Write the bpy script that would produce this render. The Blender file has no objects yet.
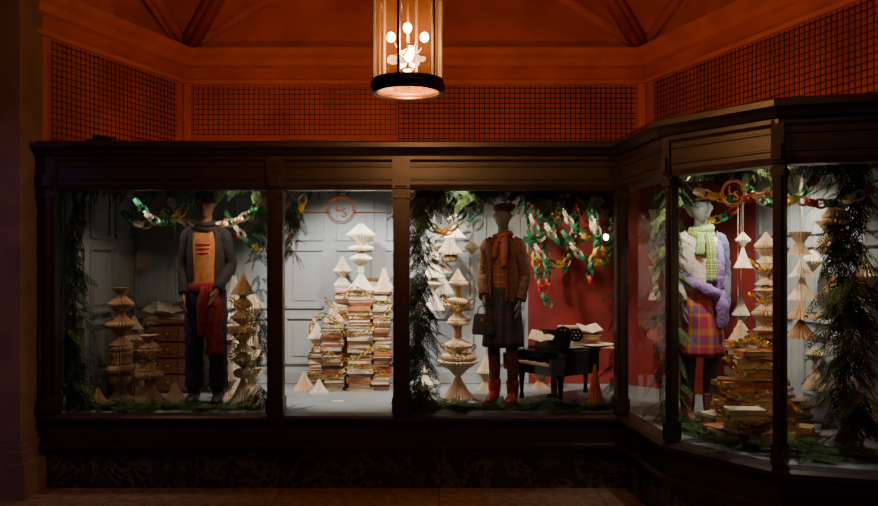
import bpy, math, random
import numpy as np
from mathutils import Vector, Matrix
random.seed(7)
PI=math.pi
CH=1.73; FL=0.56; CEIL=2.46
def S(y): return 780.0/(6+y)
def wx(px,y): return (px-439)/S(y)
def wz(py,y): return CH+(263-py)/S(y)

# ---------------- materials ----------------
def pm(name,c1,c2=None,scale=8,rough=0.6,metal=0,bump=0,emis=None,es=0,spec=None,detail=4,stretch=None):
    m=bpy.data.materials.new(name); m.use_nodes=True; nt=m.node_tree; N=nt.nodes; L=nt.links
    b=N['Principled BSDF']
    if c2 is None: c2=tuple(v*0.75 for v in c1)
    tc=N.new('ShaderNodeTexCoord'); no=N.new('ShaderNodeTexNoise'); no.inputs['Scale'].default_value=scale; no.inputs['Detail'].default_value=detail
    if stretch:
        mp=N.new('ShaderNodeMapping'); mp.inputs['Scale'].default_value=stretch
        L.new(tc.outputs['Object'],mp.inputs['Vector']); L.new(mp.outputs['Vector'],no.inputs['Vector'])
    else: L.new(tc.outputs['Object'],no.inputs['Vector'])
    r=N.new('ShaderNodeValToRGB'); r.color_ramp.elements[0].position=0.35; r.color_ramp.elements[1].position=0.65
    r.color_ramp.elements[0].color=(*c2,1); r.color_ramp.elements[1].color=(*c1,1)
    L.new(no.outputs['Fac'],r.inputs['Fac']); L.new(r.outputs['Color'],b.inputs['Base Color'])
    b.inputs['Roughness'].default_value=rough; b.inputs['Metallic'].default_value=metal
    if spec is not None: b.inputs['Specular IOR Level'].default_value=spec
    if bump:
        bp=N.new('ShaderNodeBump'); bp.inputs['Strength'].default_value=bump; bp.inputs['Distance'].default_value=0.01
        L.new(no.outputs['Fac'],bp.inputs['Height']); L.new(bp.outputs['Normal'],b.inputs['Normal'])
    if emis: 
        b.inputs['Emission Color'].default_value=(*emis,1); b.inputs['Emission Strength'].default_value=es
    return m
def plaid(name,base,ca,cb,ku=10,kv=6,rough=0.8):
    m=bpy.data.materials.new(name); m.use_nodes=True; nt=m.node_tree; N=nt.nodes; L=nt.links
    b=N['Principled BSDF']; b.inputs['Roughness'].default_value=rough
    uv=N.new('ShaderNodeUVMap'); sp=N.new('ShaderNodeSeparateXYZ'); L.new(uv.outputs['UV'],sp.inputs[0])
    outs=[]
    for ax,k in (('X',ku),('Y',kv)):
        mu=N.new('ShaderNodeMath'); mu.operation='MULTIPLY'; mu.inputs[1].default_value=k; L.new(sp.outputs[ax],mu.inputs[0])
        fr=N.new('ShaderNodeMath'); fr.operation='FRACT'; L.new(mu.outputs[0],fr.inputs[0])
        r=N.new('ShaderNodeValToRGB'); r.color_ramp.interpolation='CONSTANT'
        e=r.color_ramp.elements; e[0].position=0; e[0].color=(*base,1); e[1].position=0.40; e[1].color=(*ca,1)
        for p,c in ((0.62,base),(0.70,cb),(0.84,base),(0.9,ca)):
            q=e.new(p); q.color=(*c,1)
        L.new(fr.outputs[0],r.inputs['Fac']); outs.append(r)
    mx=N.new('ShaderNodeMix'); mx.data_type='RGBA'; mx.inputs[0].default_value=0.5
    L.new(outs[0].outputs['Color'],mx.inputs[6]); L.new(outs[1].outputs['Color'],mx.inputs[7]); L.new(mx.outputs[2],b.inputs['Base Color'])
    return m
def glassmat(name,tint=(1,1,1),trans=0.0,ior=1.45):
    m=bpy.data.materials.new(name); m.use_nodes=True; nt=m.node_tree; N=nt.nodes; L=nt.links
    N.remove(N['Principled BSDF']); out=N['Material Output']
    t=N.new('ShaderNodeBsdfTransparent'); t.inputs[0].default_value=(*tint,1)
    g=N.new('ShaderNodeBsdfGlossy'); g.inputs['Roughness'].default_value=0.02
    f=N.new('ShaderNodeFresnel'); f.inputs['IOR'].default_value=ior
    mx=N.new('ShaderNodeMixShader'); L.new(f.outputs[0],mx.inputs[0]); L.new(t.outputs[0],mx.inputs[1]); L.new(g.outputs[0],mx.inputs[2])
    last=mx
    if trans>0:
        tr=N.new('ShaderNodeBsdfTranslucent'); tr.inputs[0].default_value=(1,0.5,0.17,1)
        m2=N.new('ShaderNodeMixShader'); m2.inputs[0].default_value=trans
        L.new(mx.outputs[0],m2.inputs[1]); L.new(tr.outputs[0],m2.inputs[2]); last=m2
    L.new(last.outputs[0],out.inputs[0]); return m
def marble(name):
    m=pm(name,(0.02,0.022,0.022),(0.008,0.009,0.01),3,0.25)
    nt=m.node_tree; N=nt.nodes; L=nt.links; b=N['Principled BSDF']
    tc=N['Texture Coordinate']; no=N.new('ShaderNodeTexNoise'); no.inputs['Scale'].default_value=3.5; no.inputs['Detail'].default_value=10; no.inputs['Distortion'].default_value=1.2; no.inputs['Roughness'].default_value=.65
    L.new(tc.outputs['Object'],no.inputs['Vector'])
    r=N.new('ShaderNodeValToRGB'); e=r.color_ramp.elements; e[0].position=0.47; e[0].color=(0.014,0.016,0.014,1); e[1].position=0.53; e[1].color=(0.022,0.028,0.022,1)
    q=e.new(0.5); q.color=(0.13,0.13,0.09,1)
    L.new(no.outputs['Fac'],r.inputs['Fac']); L.new(r.outputs['Color'],b.inputs['Base Color'])
    return m
def pavement(name):
    m=pm(name,(0.30,0.20,0.14),(0.15,0.10,0.07),14,0.7,bump=0.5)
    nt=m.node_tree; N=nt.nodes; L=nt.links; b=N['Principled BSDF']; tc=N['Texture Coordinate']
    br=N.new('ShaderNodeTexBrick'); br.inputs['Scale'].default_value=1.0; br.inputs['Brick Width'].default_value=1.2; br.inputs['Row Height'].default_value=0.7
    br.inputs['Mortar Size'].default_value=0.006; br.inputs['Mortar'].default_value=(0.07,0.05,0.035,1)
    ramp=[n for n in N if n.type=='VALTORGB'][0]
    L.new(tc.outputs['Object'],br.inputs['Vector']); L.new(ramp.outputs['Color'],br.inputs['Color1']); L.new(ramp.outputs['Color'],br.inputs['Color2'])
    L.new(br.outputs['Color'],b.inputs['Base Color']); return m

M={}
M['wood']=pm('dark_painted_wood',(0.034,0.022,0.018),(0.020,0.013,0.011),6,0.4,stretch=(1,1,6))
M['marble']=marble('black_marble')
M['terra']=pm('terracotta_plaster',(0.50,0.145,0.075),(0.35,0.09,0.045),2.2,0.85,bump=0.3,detail=8)
M['trim']=pm('terracotta_trim',(0.55,0.18,0.095),(0.43,0.13,0.065),3,0.75)
M['net']=pm('netting_wire',(0.03,0.012,0.01),None,5,0.8)
M['stone']=pm('pillar_stone',(0.22,0.16,0.14),(0.15,0.11,0.10),4,0.8,bump=0.3,detail=8)
M['pave']=pavement('pavement_stone')
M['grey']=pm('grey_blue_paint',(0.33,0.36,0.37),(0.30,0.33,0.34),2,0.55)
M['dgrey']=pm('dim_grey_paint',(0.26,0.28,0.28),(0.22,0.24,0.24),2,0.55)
M['red']=pm('red_paint',(0.28,0.024,0.022),(0.20,0.017,0.016),3,0.6)
M['floor']=pm('display_floor_grey',(0.27,0.29,0.30),(0.21,0.235,0.245),3,0.5)
M['black']=pm('black_gloss',(0.008,0.008,0.009),(0.005,0.005,0.006),3,0.12)
M['iron']=pm('lantern_iron',(0.012,0.008,0.005),(0.006,0.004,0.003),12,0.5,metal=0.0)
M['brass']=pm('dark_brass',(0.10,0.05,0.02),(0.05,0.025,0.01),12,0.35,metal=0.7)
M['gold']=pm('gilt_metal',(0.62,0.30,0.14),(0.5,0.22,0.1),10,0.4,metal=0.3)
M['paper']=pm('folded_paper',(0.72,0.58,0.40),(0.47,0.36,0.23),25,0.8,stretch=(1,1,14))
M['paperw']=pm('white_paper',(0.80,0.72,0.58),(0.60,0.52,0.40),25,0.8,stretch=(1,1,14))
M['paperb']=pm('aged_paper',(0.64,0.42,0.26),(0.42,0.25,0.14),25,0.8,stretch=(1,1,14))
M['pages']=pm('page_edges',(0.76,0.65,0.47),(0.40,0.31,0.20),60,0.85,stretch=(0.2,0.2,12))
COV=[pm('cover_%s'%n,c,None,12,0.6) for n,c in dict(tan=(0.42,0.26,0.13),cream=(0.62,0.54,0.42),brown=(0.20,0.09,0.04),maroon=(0.28,0.05,0.03),navy=(0.04,0.06,0.12),green=(0.05,0.10,0.06),black=(0.02,0.02,0.02),rust=(0.45,0.17,0.06)).items()]
M['leaf1']=pm('evergreen_leaf',(0.026,0.058,0.020),(0.012,0.03,0.012),9,0.75,spec=.2)
M['leaf2']=pm('evergreen_leaf_light',(0.09,0.14,0.04),(0.045,0.08,0.022),9,0.75,spec=.2)
M['skin']=pm('mannequin_grey',(0.18,0.20,0.19),(0.15,0.17,0.16),5,0.5)
M['skint']=pm('mannequin_tan',(0.26,0.15,0.09),(0.22,0.12,0.07),5,0.55)
M['glass']=glassmat('shop_glass')
M['lglass']=glassmat('lantern_glass',(1,0.93,0.80),0.007)
M['lbase']=glassmat('lantern_base_glass',(1,0.8,0.5),0.07)
M['bulb']=pm('warm_bulb',(1,0.8,0.5),None,5,0.3,emis=(1,0.62,0.25),es=60)
M['fairy']=pm('fairy_bulb',(1,0.8,0.5),None,5,0.3,emis=(1,0.75,0.45),es=25)
M['cwood']=pm('drawer_wood',(0.34,0.15,0.07),(0.20,0.08,0.035),6,0.4,stretch=(1,1,8))
CH_G=pm('chain_green',(0.03,0.26,0.11),None,9,0.6); CH_W=pm('chain_white',(0.85,0.80,0.66),None,9,0.6)
CH_R=pm('chain_red',(0.60,0.05,0.03),None,9,0.6); CH_Y=pm('chain_yellow',(0.80,0.56,0.08),None,9,0.6)

# ---------------- mesh builder ----------------
class MB:
    def __init__(s): s.v=[];s.f=[];s.m=[];s.sm=[];s.uv=[]
    def face(s,idx,mat=0,smooth=False,uv=None):
        s.f.append(tuple(idx)); s.m.append(mat); s.sm.append(smooth); s.uv.append(uv)
    def box(s,c,size,rz=0,mat=0,rx=0):
        b=len(s.v); R=Matrix.Rotation(rz,3,'Z')@Matrix.Rotation(rx,3,'X')
        for i in (-.5,.5):
            for j in (-.5,.5):
                for k in (-.5,.5):
                    s.v.append(tuple(Vector(c)+R@Vector((i*size[0],j*size[1],k*size[2]))))
        for q in ((0,1,3,2),(4,6,7,5),(0,4,5,1),(2,3,7,6),(0,2,6,4),(1,5,7,3)): s.face([b+i for i in q],mat)
    def prism(s,poly,z0,z1,mat=0):
        b=len(s.v); n=len(poly)
        for p in poly: s.v.append((p[0],p[1],z0))
        for p in poly: s.v.append((p[0],p[1],z1))
        s.face([b+i for i in range(n)][::-1],mat); s.face([b+n+i for i in range(n)],mat)
        for i in range(n):
            j=(i+1)%n; s.face((b+i,b+j,b+n+j,b+n+i),mat)
    def loft(s,rings,mat=0,smooth=True,cap=True,closed=True):
        b=len(s.v); n=len(rings[0]); k=len(rings)
        for r in rings: s.v.extend([tuple(p) for p in r])
        for i in range(k-1):
            for j in range(n if closed else n-1):
                j2=(j+1)%n
                s.face((b+i*n+j,b+i*n+j2,b+(i+1)*n+j2,b+(i+1)*n+j),mat,smooth,
                  ((j/n,i/(k-1)),((j+1)/n,i/(k-1)),((j+1)/n,(i+1)/(k-1)),(j/n,(i+1)/(k-1))))
        if cap and closed:
            s.face([b+j for j in range(n)][::-1],mat); s.face([b+(k-1)*n+j for j in range(n)],mat)
    def cyl(s,c,r,h,mat=0,n=16,r2=None,smooth=True):
        r2=r if r2 is None else r2
        s.loft([[(c[0]+rr*math.cos(2*PI*j/n),c[1]+rr*math.sin(2*PI*j/n),z) for j in range(n)] for rr,z in ((r,c[2]),(r2,c[2]+h))],mat,smooth)
    def rev(s,prof,c,mat=0,n=24,smooth=True,cap=True):
        s.loft([[(c[0]+r*math.cos(2*PI*j/n),c[1]+r*math.sin(2*PI*j/n),c[2]+z) for j in range(n)] for r,z in prof],mat,smooth,cap)
    def pleat(s,prof,c,fins=26,depth=0.25,mat=0,rot=0):
        n=fins*2
        s.loft([[(c[0]+r*(1 if j%2 else 1-depth)*math.cos(2*PI*j/n+rot),c[1]+r*(1 if j%2 else 1-depth)*math.sin(2*PI*j/n+rot),c[2]+z) for j in range(n)] for r,z in prof],mat,False)
    def sphere(s,c,r,mat=0,n=14,sc=(1,1,1)):
        rings=[]
        for i in range(1,n):
            a=PI*i/n-PI/2
            rings.append([(c[0]+sc[0]*r*math.cos(a)*math.cos(2*PI*j/n),c[1]+sc[1]*r*math.cos(a)*math.sin(2*PI*j/n),c[2]+sc[2]*r*math.sin(a)) for j in range(n)])
        s.loft(rings,mat)
    def tube(s,pts,rad,mat=0,n=10,sub=4,fold=0,cap=True,fk=3):
        P,Rr=crom([Vector(p) for p in pts],rad if hasattr(rad,'__len__') else [rad]*len(pts),sub)
        rings=[]; up=None
        for i,p in enumerate(P):
            t=(P[min(i+1,len(P)-1)]-P[max(i-1,0)]).normalized()
            if up is None:
                up=Vector((0,0,1)) if abs(t.z)<0.9 else Vector((0,1,0))
            a=(up-t*up.dot(t)).normalized(); bb=t.cross(a); up=a
            ring=[]
            for j in range(n):
                th=2*PI*j/n; r=Rr[i]*(1+fold*math.sin(fk*th+i*1.7)+fold*math.sin(i*2.3))
                ring.append(p+a*r*math.cos(th)+bb*r*math.sin(th))
            rings.append(ring)
        s.loft(rings,mat,True,cap)
    def ell(s,rows,mat=0,n=32,sub=3,fold=0,fk=8,cap=True,hem=False):
        P,_=crom([Vector(r[:3]) for r in rows],[0]*len(rows),sub)
        C,_=crom([Vector((r[3],r[4],0)) for r in rows],[0]*len(rows),sub)
        rings=[];K=len(P)
        for i,(p,c) in enumerate(zip(P,C)):
            f=fold*(i/(K-1))
            rings.append([(c.x+p.y*(1+f*math.sin(fk*2*PI*j/n))*math.cos(2*PI*j/n),c.y+p.z*(1+f*math.sin(fk*2*PI*j/n))*math.sin(2*PI*j/n),p.x) for j in range(n)])
        if hem:
            last=rings[-1]; cx=C[-1].x; cy=C[-1].y
            rings.append([(cx+(q[0]-cx)*0.85,cy+(q[1]-cy)*0.85,q[2]+0.01) for q in last])
            rings.append([(cx+(q[0]-cx)*0.3,cy+(q[1]-cy)*0.3,q[2]+0.06) for q in last])
        s.loft(rings,mat,True,cap)
    def build(s,name,mats,loc=(0,0,0),parent=None,rz=0):
        me=bpy.data.meshes.new(name); me.from_pydata(s.v,[],s.f)
        for m in mats: me.materials.append(m)
        me.polygons.foreach_set('material_index',s.m); me.polygons.foreach_set('use_smooth',s.sm)
        if any(u is not None for u in s.uv):
            ul=me.uv_layers.new(name='UVMap'); d=[]
            for f,u in zip(s.f,s.uv):
                for k in range(len(f)): d.extend(u[k] if u is not None else (0,0))
            ul.data.foreach_set('uv',d)
        me.update()
        o=bpy.data.objects.new(name,me); bpy.context.collection.objects.link(o); o.location=loc; o.rotation_euler[2]=rz
        if parent: o.parent=parent
        return o
def crom(P,R,sub):
    if len(P)<2 or sub<=1: return list(P),list(R)
    o=[];ro=[]
    for i in range(len(P)-1):
        p0=P[max(i-1,0)];p1=P[i];p2=P[i+1];p3=P[min(i+2,len(P)-1)]
        for k in range(sub):
            t=k/sub
            o.append(0.5*((2*p1)+(p2-p0)*t+(2*p0-5*p1+4*p2-p3)*t*t+(3*p1-p0-3*p2+p3)*t**3)); ro.append(R[i]*(1-t)+R[i+1]*t)
    o.append(P[-1]); ro.append(R[-1]); return o,ro
def empty(name,loc=(0,0,0),rz=0):
    e=bpy.data.objects.new(name,None); bpy.context.collection.objects.link(e); e.location=loc; e.rotation_euler[2]=rz; e.empty_display_size=0.1; return e
def sweep(mb,path,prof,mat=0):
    rings=[]
    n=len(path)
    for i,p in enumerate(path):
        def nrm(a,b):
            d=Vector((b[0]-a[0],b[1]-a[1])).normalized(); return Vector((d.y,-d.x))
        ns=[]
        if i>0: ns.append(nrm(path[i-1],p))
        if i<n-1: ns.append(nrm(p,path[i+1]))
        if len(ns)==1: m=ns[0]
        else:
            m=(ns[0]+ns[1]).normalized(); m=m/max(0.3,m.dot(ns[0]))
        rings.append([(p[0]+m.x*o,p[1]+m.y*o,z) for o,z in prof])
    mb.loft(rings,mat,False)
def wallbox(name,p0,p1,z0,z1,mat,th=0.06,side=1):
    mb=MB(); d=Vector((p1[0]-p0[0],p1[1]-p0[1])).normalized(); nn=Vector((-d.y,d.x))*th*side
    mb.prism([p0,p1,(p1[0]+nn.x,p1[1]+nn.y),(p0[0]+nn.x,p0[1]+nn.y)],z0,z1); return mb.build(name,[mat])

# ---------------- shell ----------------
path=[(-3.03,0),(1.43,0),(1.51,-0.93),(1.95,-1.55),(3.15,-1.90)]
mb=MB(); mb.box((0,-1.6,-0.05),(16,9,0.1)); mb.build('ground',[M['pave']])
A=(-2.51,1.75);B=(2.03,1.75)
wallbox('wall_back_upper',A,B,2.62,5.6,M['terra'])
wallbox('wall_left_upper',(-3.12,0.0),A,2.62,5.6,M['terra'])
wallbox('wall_right_upper',B,(3.1,-1.5),2.62,5.6,M['terra'])
wallbox('wall_left_front',(-3.4,-4.2),(-3.12,-0.35),3.9,5.6,M['terra'])
wallbox('wall_right_front',(3.1,-1.5),(3.4,-4.2),2.7,5.6,M['terra'])
mb=MB(); zc=3.86
Av=(-2.51,1.75,zc);Bv=(2.03,1.75,zc);Cv=(3.4,-4.2,zc);Dv=(-3.4,-4.2,zc)
ap=(-.2,-1.2,5.45);Gb=(-.2,1.75,5.3);Gl=(-3.05,-1.2,5.4);Gr=(2.95,-1.2,5.4);Gf=(-.2,-4.2,5.4)
mb.v=[Av,Bv,Cv,Dv,ap,Gb,Gl,Gr,Gf]
for t in ((0,5,4),(5,1,4),(1,7,4),(7,2,4),(2,8,4),(8,3,4),(3,6,4),(6,0,4)): mb.face(t)
mb.build('ceiling',[M['terra']])
mb=MB()
def rib(a,b,r=0.05):
    a=Vector(a);b=Vector(b); inn=Vector((-.2,-.6,3.2)); 
    mid=(a+b)/2; n=(inn-mid); t=(b-a).normalized(); n=(n-t*n.dot(t)).normalized(); s=t.cross(n)
    for o,h,rr in ((0,.02,.055),(-.075,.012,.028),(.075,.012,.028)):
        mb.tube([a+n*h+s*o,b+n*h+s*o],rr,0,12,1)
for a,b in ((Av,Gb),(Bv,Gb),(Av,ap),(Bv,ap),(Av,Gl),(Bv,Gr)): rib(a,b)
mb.build('trim_1',[M['trim']])
mb=MB(); npath=[(-3.12,0),A,B,(3.1,-1.5)]
sweep(mb,npath,[(0,3.66),(0.05,3.68),(0.06,3.74),(0.11,3.78),(0.12,3.84),(0,3.86)])
sweep(mb,npath,[(0,3.50),(0.025,3.505),(0.03,3.54),(0,3.545)])
mb.build('trim_2',[M['trim']])
mb=MB(); mb.box((A[0]+.03,A[1]-.03,3.08),(.07,.07,.83)); mb.box((B[0]-.03,B[1]-.03,3.08),(.07,.07,.83))
mb.build('trim_3',[M['trim']])
def net(name,p0,p1,z0,z1,off=0.03,sp=0.05,w=0.007):
    mb=MB(); d=Vector((p1[0]-p0[0],p1[1]-p0[1])); L=d.length; d.normalize(); n=Vector((d.y,-d.x)); rz=math.atan2(d.y,d.x)
    o=Vector(p0)+n*off; k=int(L/sp)
    for i in range(k+1):
        c=o+d*(i*sp); mb.box((c.x,c.y,(z0+z1)/2),(w,w*.6,z1-z0),rz)
    c=o+d*(L/2)
    for i in range(int((z1-z0)/sp)+1): mb.box((c.x,c.y,z0+i*sp),(L,w*.6,w),rz)
    return mb.build(name,[M['net']])
net('bird_netting',(-.4,1.75),(B[0]-.08,B[1]),2.66,3.48)
net('bird_netting',(A[0]+.08,A[1]),(-.42,1.75),3.0,3.48,sp=0.05,w=0.004)
net('bird_netting',(-3.06,0.12),(-2.57,1.58),2.66,3.48,sp=.05,w=.006)
net('bird_netting',(2.10,1.5),(3.02,-1.3),2.66,3.48,sp=.05)
mb=MB(); xr=-3.09
mb.box((-3.6,.1,2.8),(2*(xr+3.6),.7,5.6))
mb.box((-3.6,.1,.13),(2*(xr+3.6)+.14,.84,.26))
mb.box((-3.6,.1,.30),(2*(xr+3.6)+.09,.79,.08)); mb.box((-3.6,.1,.36),(2*(xr+3.6)+.04,.74,.05))
mb.build('stone_pillar',[M['stone']])
mb=MB()
sweep(mb,path,[(-.08,2.29),(.03,2.29),(.04,2.33),(.04,2.50),(.06,2.52),(.06,2.55),(-.08,2.55)])
sweep(mb,path,[(-.08,2.55),(.09,2.55),(.12,2.58),(.16,2.60),(.16,2.635),(.13,2.65),(-.08,2.65)])
sweep(mb,path,[(.04,2.36),(.052,2.365),(.052,2.375),(.04,2.38)]); sweep(mb,path,[(.04,2.46),(.052,2.465),(.052,2.475),(.04,2.48)])
mb.build('shopfront_cornice',[M['wood']])
mb=MB()
sweep(mb,path,[(-.08,.50),(-.08,.565),(.05,.565),(.08,.55),(.08,.525),(.05,.51),(.05,.50)])
sweep(mb,path,[(-.08,.36),(-.08,.50),(.035,.50),(.035,.36)])
sweep(mb,path,[(-.08,.32),(-.08,.36),(.06,.36),(.085,.345),(.085,.32)])
mb.build('shopfront_sill',[M['wood']])
mb=MB(); sweep(mb,path,[(-.1,0),(-.1,.32),(0.0,.32),(0.0,0)]); mb.build('marble_stall_riser',[M['marble']])
def post(name,c,w,d,rz,br=True):
    mb=MB(); mb.box((c[0],c[1],(.56+2.29)/2),(w,d,1.75),rz); 
    mb.box((c[0],c[1],(.56+2.29)/2),(w*.45,d+.03,1.73),rz)
    mb.box((c[0],c[1],.64),(w*1.12,d+.05,.12),rz); mb.box((c[0],c[1],2.25),(w*1.12,d+.05,.05),rz)
    if br:
        v=Vector((math.sin(rz),-math.cos(rz)))*.045
        mb.box((c[0]+v.x,c[1]+v.y,2.42),(w*1.1,.04,.24),rz); mb.box((c[0]+v.x*1.7,c[1]+v.y*1.7,2.36),(w*.7,.03,.09),rz)
    return mb.build(name,[M['wood']])
a2=math.atan2(-.62,.44); a3=math.atan2(-.35,1.2)
post('shopfront_post',(-2.985,-.0),.11,.09,0)
post('shopfront_post',(wx(276,0),0),.12,.09,0)
post('shopfront_post',(wx(401.5,0),0),.125,.09,0)
post('shopfront_post',(1.40,-.0),.09,.10,0)
post('shopfront_post',(1.515,-.93),.05,.07,a2)
post('shopfront_post',(1.95,-1.54),.065,.07,(a2+a3)/2)
def pane(i,p0,p1):
    mb=MB(); mb.v=[(p0[0],p0[1],.565),(p1[0],p1[1],.565),(p1[0],p1[1],2.29),(p0[0],p0[1],2.29)]; mb.face((0,1,2,3)); mb.build('window_%d'%i,[M['glass']])
pane(1,(-2.93,0),(wx(276,0)-.06,0)); pane(2,(wx(276,0)+.06,0),(wx(401.5,0)-.06,0)); pane(3,(wx(401.5,0)+.06,0),(1.35,0))
pane(4,(1.44,-.06),(1.505,-.89)); pane(5,(1.54,-.96),(1.93,-1.51)); pane(6,(1.99,-1.56),(3.1,-1.885))
YB=1.6
foot=[(-3.0,.08),(1.50,.08),(1.60,-.88),(2.01,-1.47),(3.1,-1.79),(2.68,.6),(1.75,YB),(-3.0,YB)]
mb=MB(); mb.prism(foot,.50,FL); mb.build('floor',[M['floor']])
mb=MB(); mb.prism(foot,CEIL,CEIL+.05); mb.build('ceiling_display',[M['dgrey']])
mb=MB(); mb.prism([(-3.0,.08),(1.50,.08),(1.60,-.88),(2.01,-1.47),(3.12,-1.79),(3.1,-1.4),(2.05,1.7),(-2.5,1.7),(-3.1,.1)],CEIL+.1,2.63); mb.build('ceiling_canopy',[M['wood']])
xr0=wx(528,YB)
def panwall(name,p0,p1,z0,z1,mat,cols,rows):
    mb=MB(); d=Vector((p1[0]-p0[0],p1[1]-p0[1])); L=d.length; d.normalize(); n=Vector((d.y,-d.x)); rz=math.atan2(d.y,d.x); th=.06
    q0=Vector(p0)-n*th; q1=Vector(p1)-n*th
    mb.prism([p0,p1,tuple(q1),tuple(q0)],z0,z1)
    cw=L/cols
    for i in range(cols):
        for (a,b) in rows:
            cx=(i+.5)*cw; w=cw*.74; h=b-a
            def bx(u,z,su,sz,dd): 
                c=Vector(p0)+d*u+n*dd/2; mb.box((c.x,c.y,z),(su,dd,sz),rz)
            t=.022
            bx(cx,a,w,t,.022);bx(cx,b,w,t,.022);bx(cx-w/2,(a+b)/2,t,h,.022);bx(cx+w/2,(a+b)/2,t,h,.022)
            bx(cx,(a+b)/2,w-.13,h-.13,.008)
    c=Vector(p0)+d*(L/2)+n*.02; mb.box((c.x,c.y,z0+.06),(L,.04,.11),rz)
    return mb.build(name,[mat])
rows=[(.76,1.20),(1.30,1.86),(1.96,2.36)]
panwall('wall_back',(-3.0,YB),(xr0,YB),.56,CEIL,M['grey'],8,rows)
panwall('wall_back_red',(xr0,YB),(1.75,YB),.56,CEIL,M['red'],1,[])
panwall('wall_right_splay',(1.75,YB),(2.68,.6),.56,CEIL,M['red'],1,[])
panwall('wall_right',(2.68,.6),(3.06,-1.75),.56,CEIL,M['grey'],4,rows)
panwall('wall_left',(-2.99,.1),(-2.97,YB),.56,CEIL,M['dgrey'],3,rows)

# ---------------- lantern ----------------
def lantern():
    y=-2.0; cx=wx(408,y); z0=wz(90,y); R=.178; H=.62
    e=empty('hanging_lantern',(cx,y,z0))
    mb=MB()
    for z,h in ((0,.035),(H,.04)):
        mb.rev([(R-.012,z),(R+.010,z),(R+.016,z+h*.5),(R+.004,z+h),(R-.012,z+h),(R-.012,z)],(0,0,0),0,40,cap=False)
    mb.rev([(R-.02,-.016),(R+.002,-.02),(R+.006,0),(R-.02,0),(R-.02,-.016)],(0,0,0),1,40,cap=False)
    mb.rev([(R-.012,.036),(R+.006,.036),(R+.004,.05),(R-.012,.05),(R-.012,.036)],(0,0,0),1,40,cap=False)
    for i in range(6):
        a=i*PI/3+.30; mb.box((R*math.cos(a),R*math.sin(a),H/2),(.013,.013,H),a,0)
        mb.box((R*1.03*math.cos(a),R*1.03*math.sin(a),.018),(.02,.03,.045),a,1)
    mb.rev([(R+.01,H+.04),(R*.7,H+.10),(R*.35,H+.18),(.03,H+.28),(.02,H+.34)],(0,0,0),0,32)
    mb.cyl((0,.0,.20),.006,H-.1,0,8)
    for i in range(4):
        a=i*PI/2+.6; mb.tube([(0,0,.21),(.05*math.cos(a),.05*math.sin(a),.19),(.085*math.cos(a),.085*math.sin(a),.23)],.004,0,6)
    zt=H+.34
    k=0
    while z0+zt<5.35:
        mb.tube([(0,0,zt),(.014 if k%2 else 0,0 if k%2 else .014,zt+.025),(0,0,zt+.05),(-.014 if k%2 else 0,0 if k%2 else -.014,zt+.025),(0,0,zt)],.004,0,5,3); zt+=.042;k+=1
    mb.build('frame',[M['iron'],M['brass']],parent=e)
    mb=MB(); n=40
    mb.loft([[(R*.985*math.cos(2*PI*j/n),R*.985*math.sin(2*PI*j/n),z) for j in range(n)] for z in (.03,H)],0,True,False); mb.build('glass_cylinder',[M['lglass']],parent=e)
    mb=MB(); mb.v=[((R-.014)*math.cos(2*PI*j/n),(R-.014)*math.sin(2*PI*j/n),.004) for j in range(n)]; mb.face(list(range(n))); mb.build('base_glass',[M['lbase']],parent=e)
    mb=MB()
    pos=[(-.085,-.03,.262),(.0,-.06,.30),(.085,-.02,.265),(.01,.085,.225),(0,-.02,.075),(.005,-.02,.165)]
    for p in pos: mb.sphere(p,.021,0,12,(1,1,1.2))
    mb.build('bulbs',[M['bulb']],parent=e)
    return cx,y,z0
lcx,lcy,lz=lantern()

# ---------------- evergreens ----------------
rng=np.random.RandomState(3)
def frond_proto(seed):
    r=np.random.RandomState(seed); V=[];F=[]
    def leaf(p,d,l,w):
        d=d/np.linalg.norm(d); s=np.cross(d,[0,0,1.0]); s/= (np.linalg.norm(s)+1e-6); s=s*w+np.array([0,0,r.uniform(-.4,.4)*w])
        b=len(V); V.extend([p-s*.4,p+d*l*.5-s,p+d*l,p+d*l*.5+s]); F.append((b,b+1,b+2,b+3))
    def pt(t): return np.array([t,0.06*math.sin(t*3+seed),-.35*t*t])
    for i in range(11): 
        p=pt(i/11.); q=pt((i+1)/11.); leaf(p,q-p,np.linalg.norm(q-p)*1.1,.010)
    for i in range(1,14):
        t=i/14.; p=pt(t); L=.34*(1-t)**.7+.05
        for sgn in (-1,1):
            d=np.array([.75,sgn*r.uniform(.6,.95),-.35-r.uniform(0,.3)]); d/=np.linalg.norm(d)
            leaf(p,d,L,.014)
            for k in range(1,4):
                pp=p+d*L*k/4.; d2=d+np.array([.35,(-1 if k%2 else 1)*.8*sgn,-.2]); leaf(pp,d2,L*.36,.013)
    return np.array(V),np.array(F)
PROT=[frond_proto(i) for i in range(4)]
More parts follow.
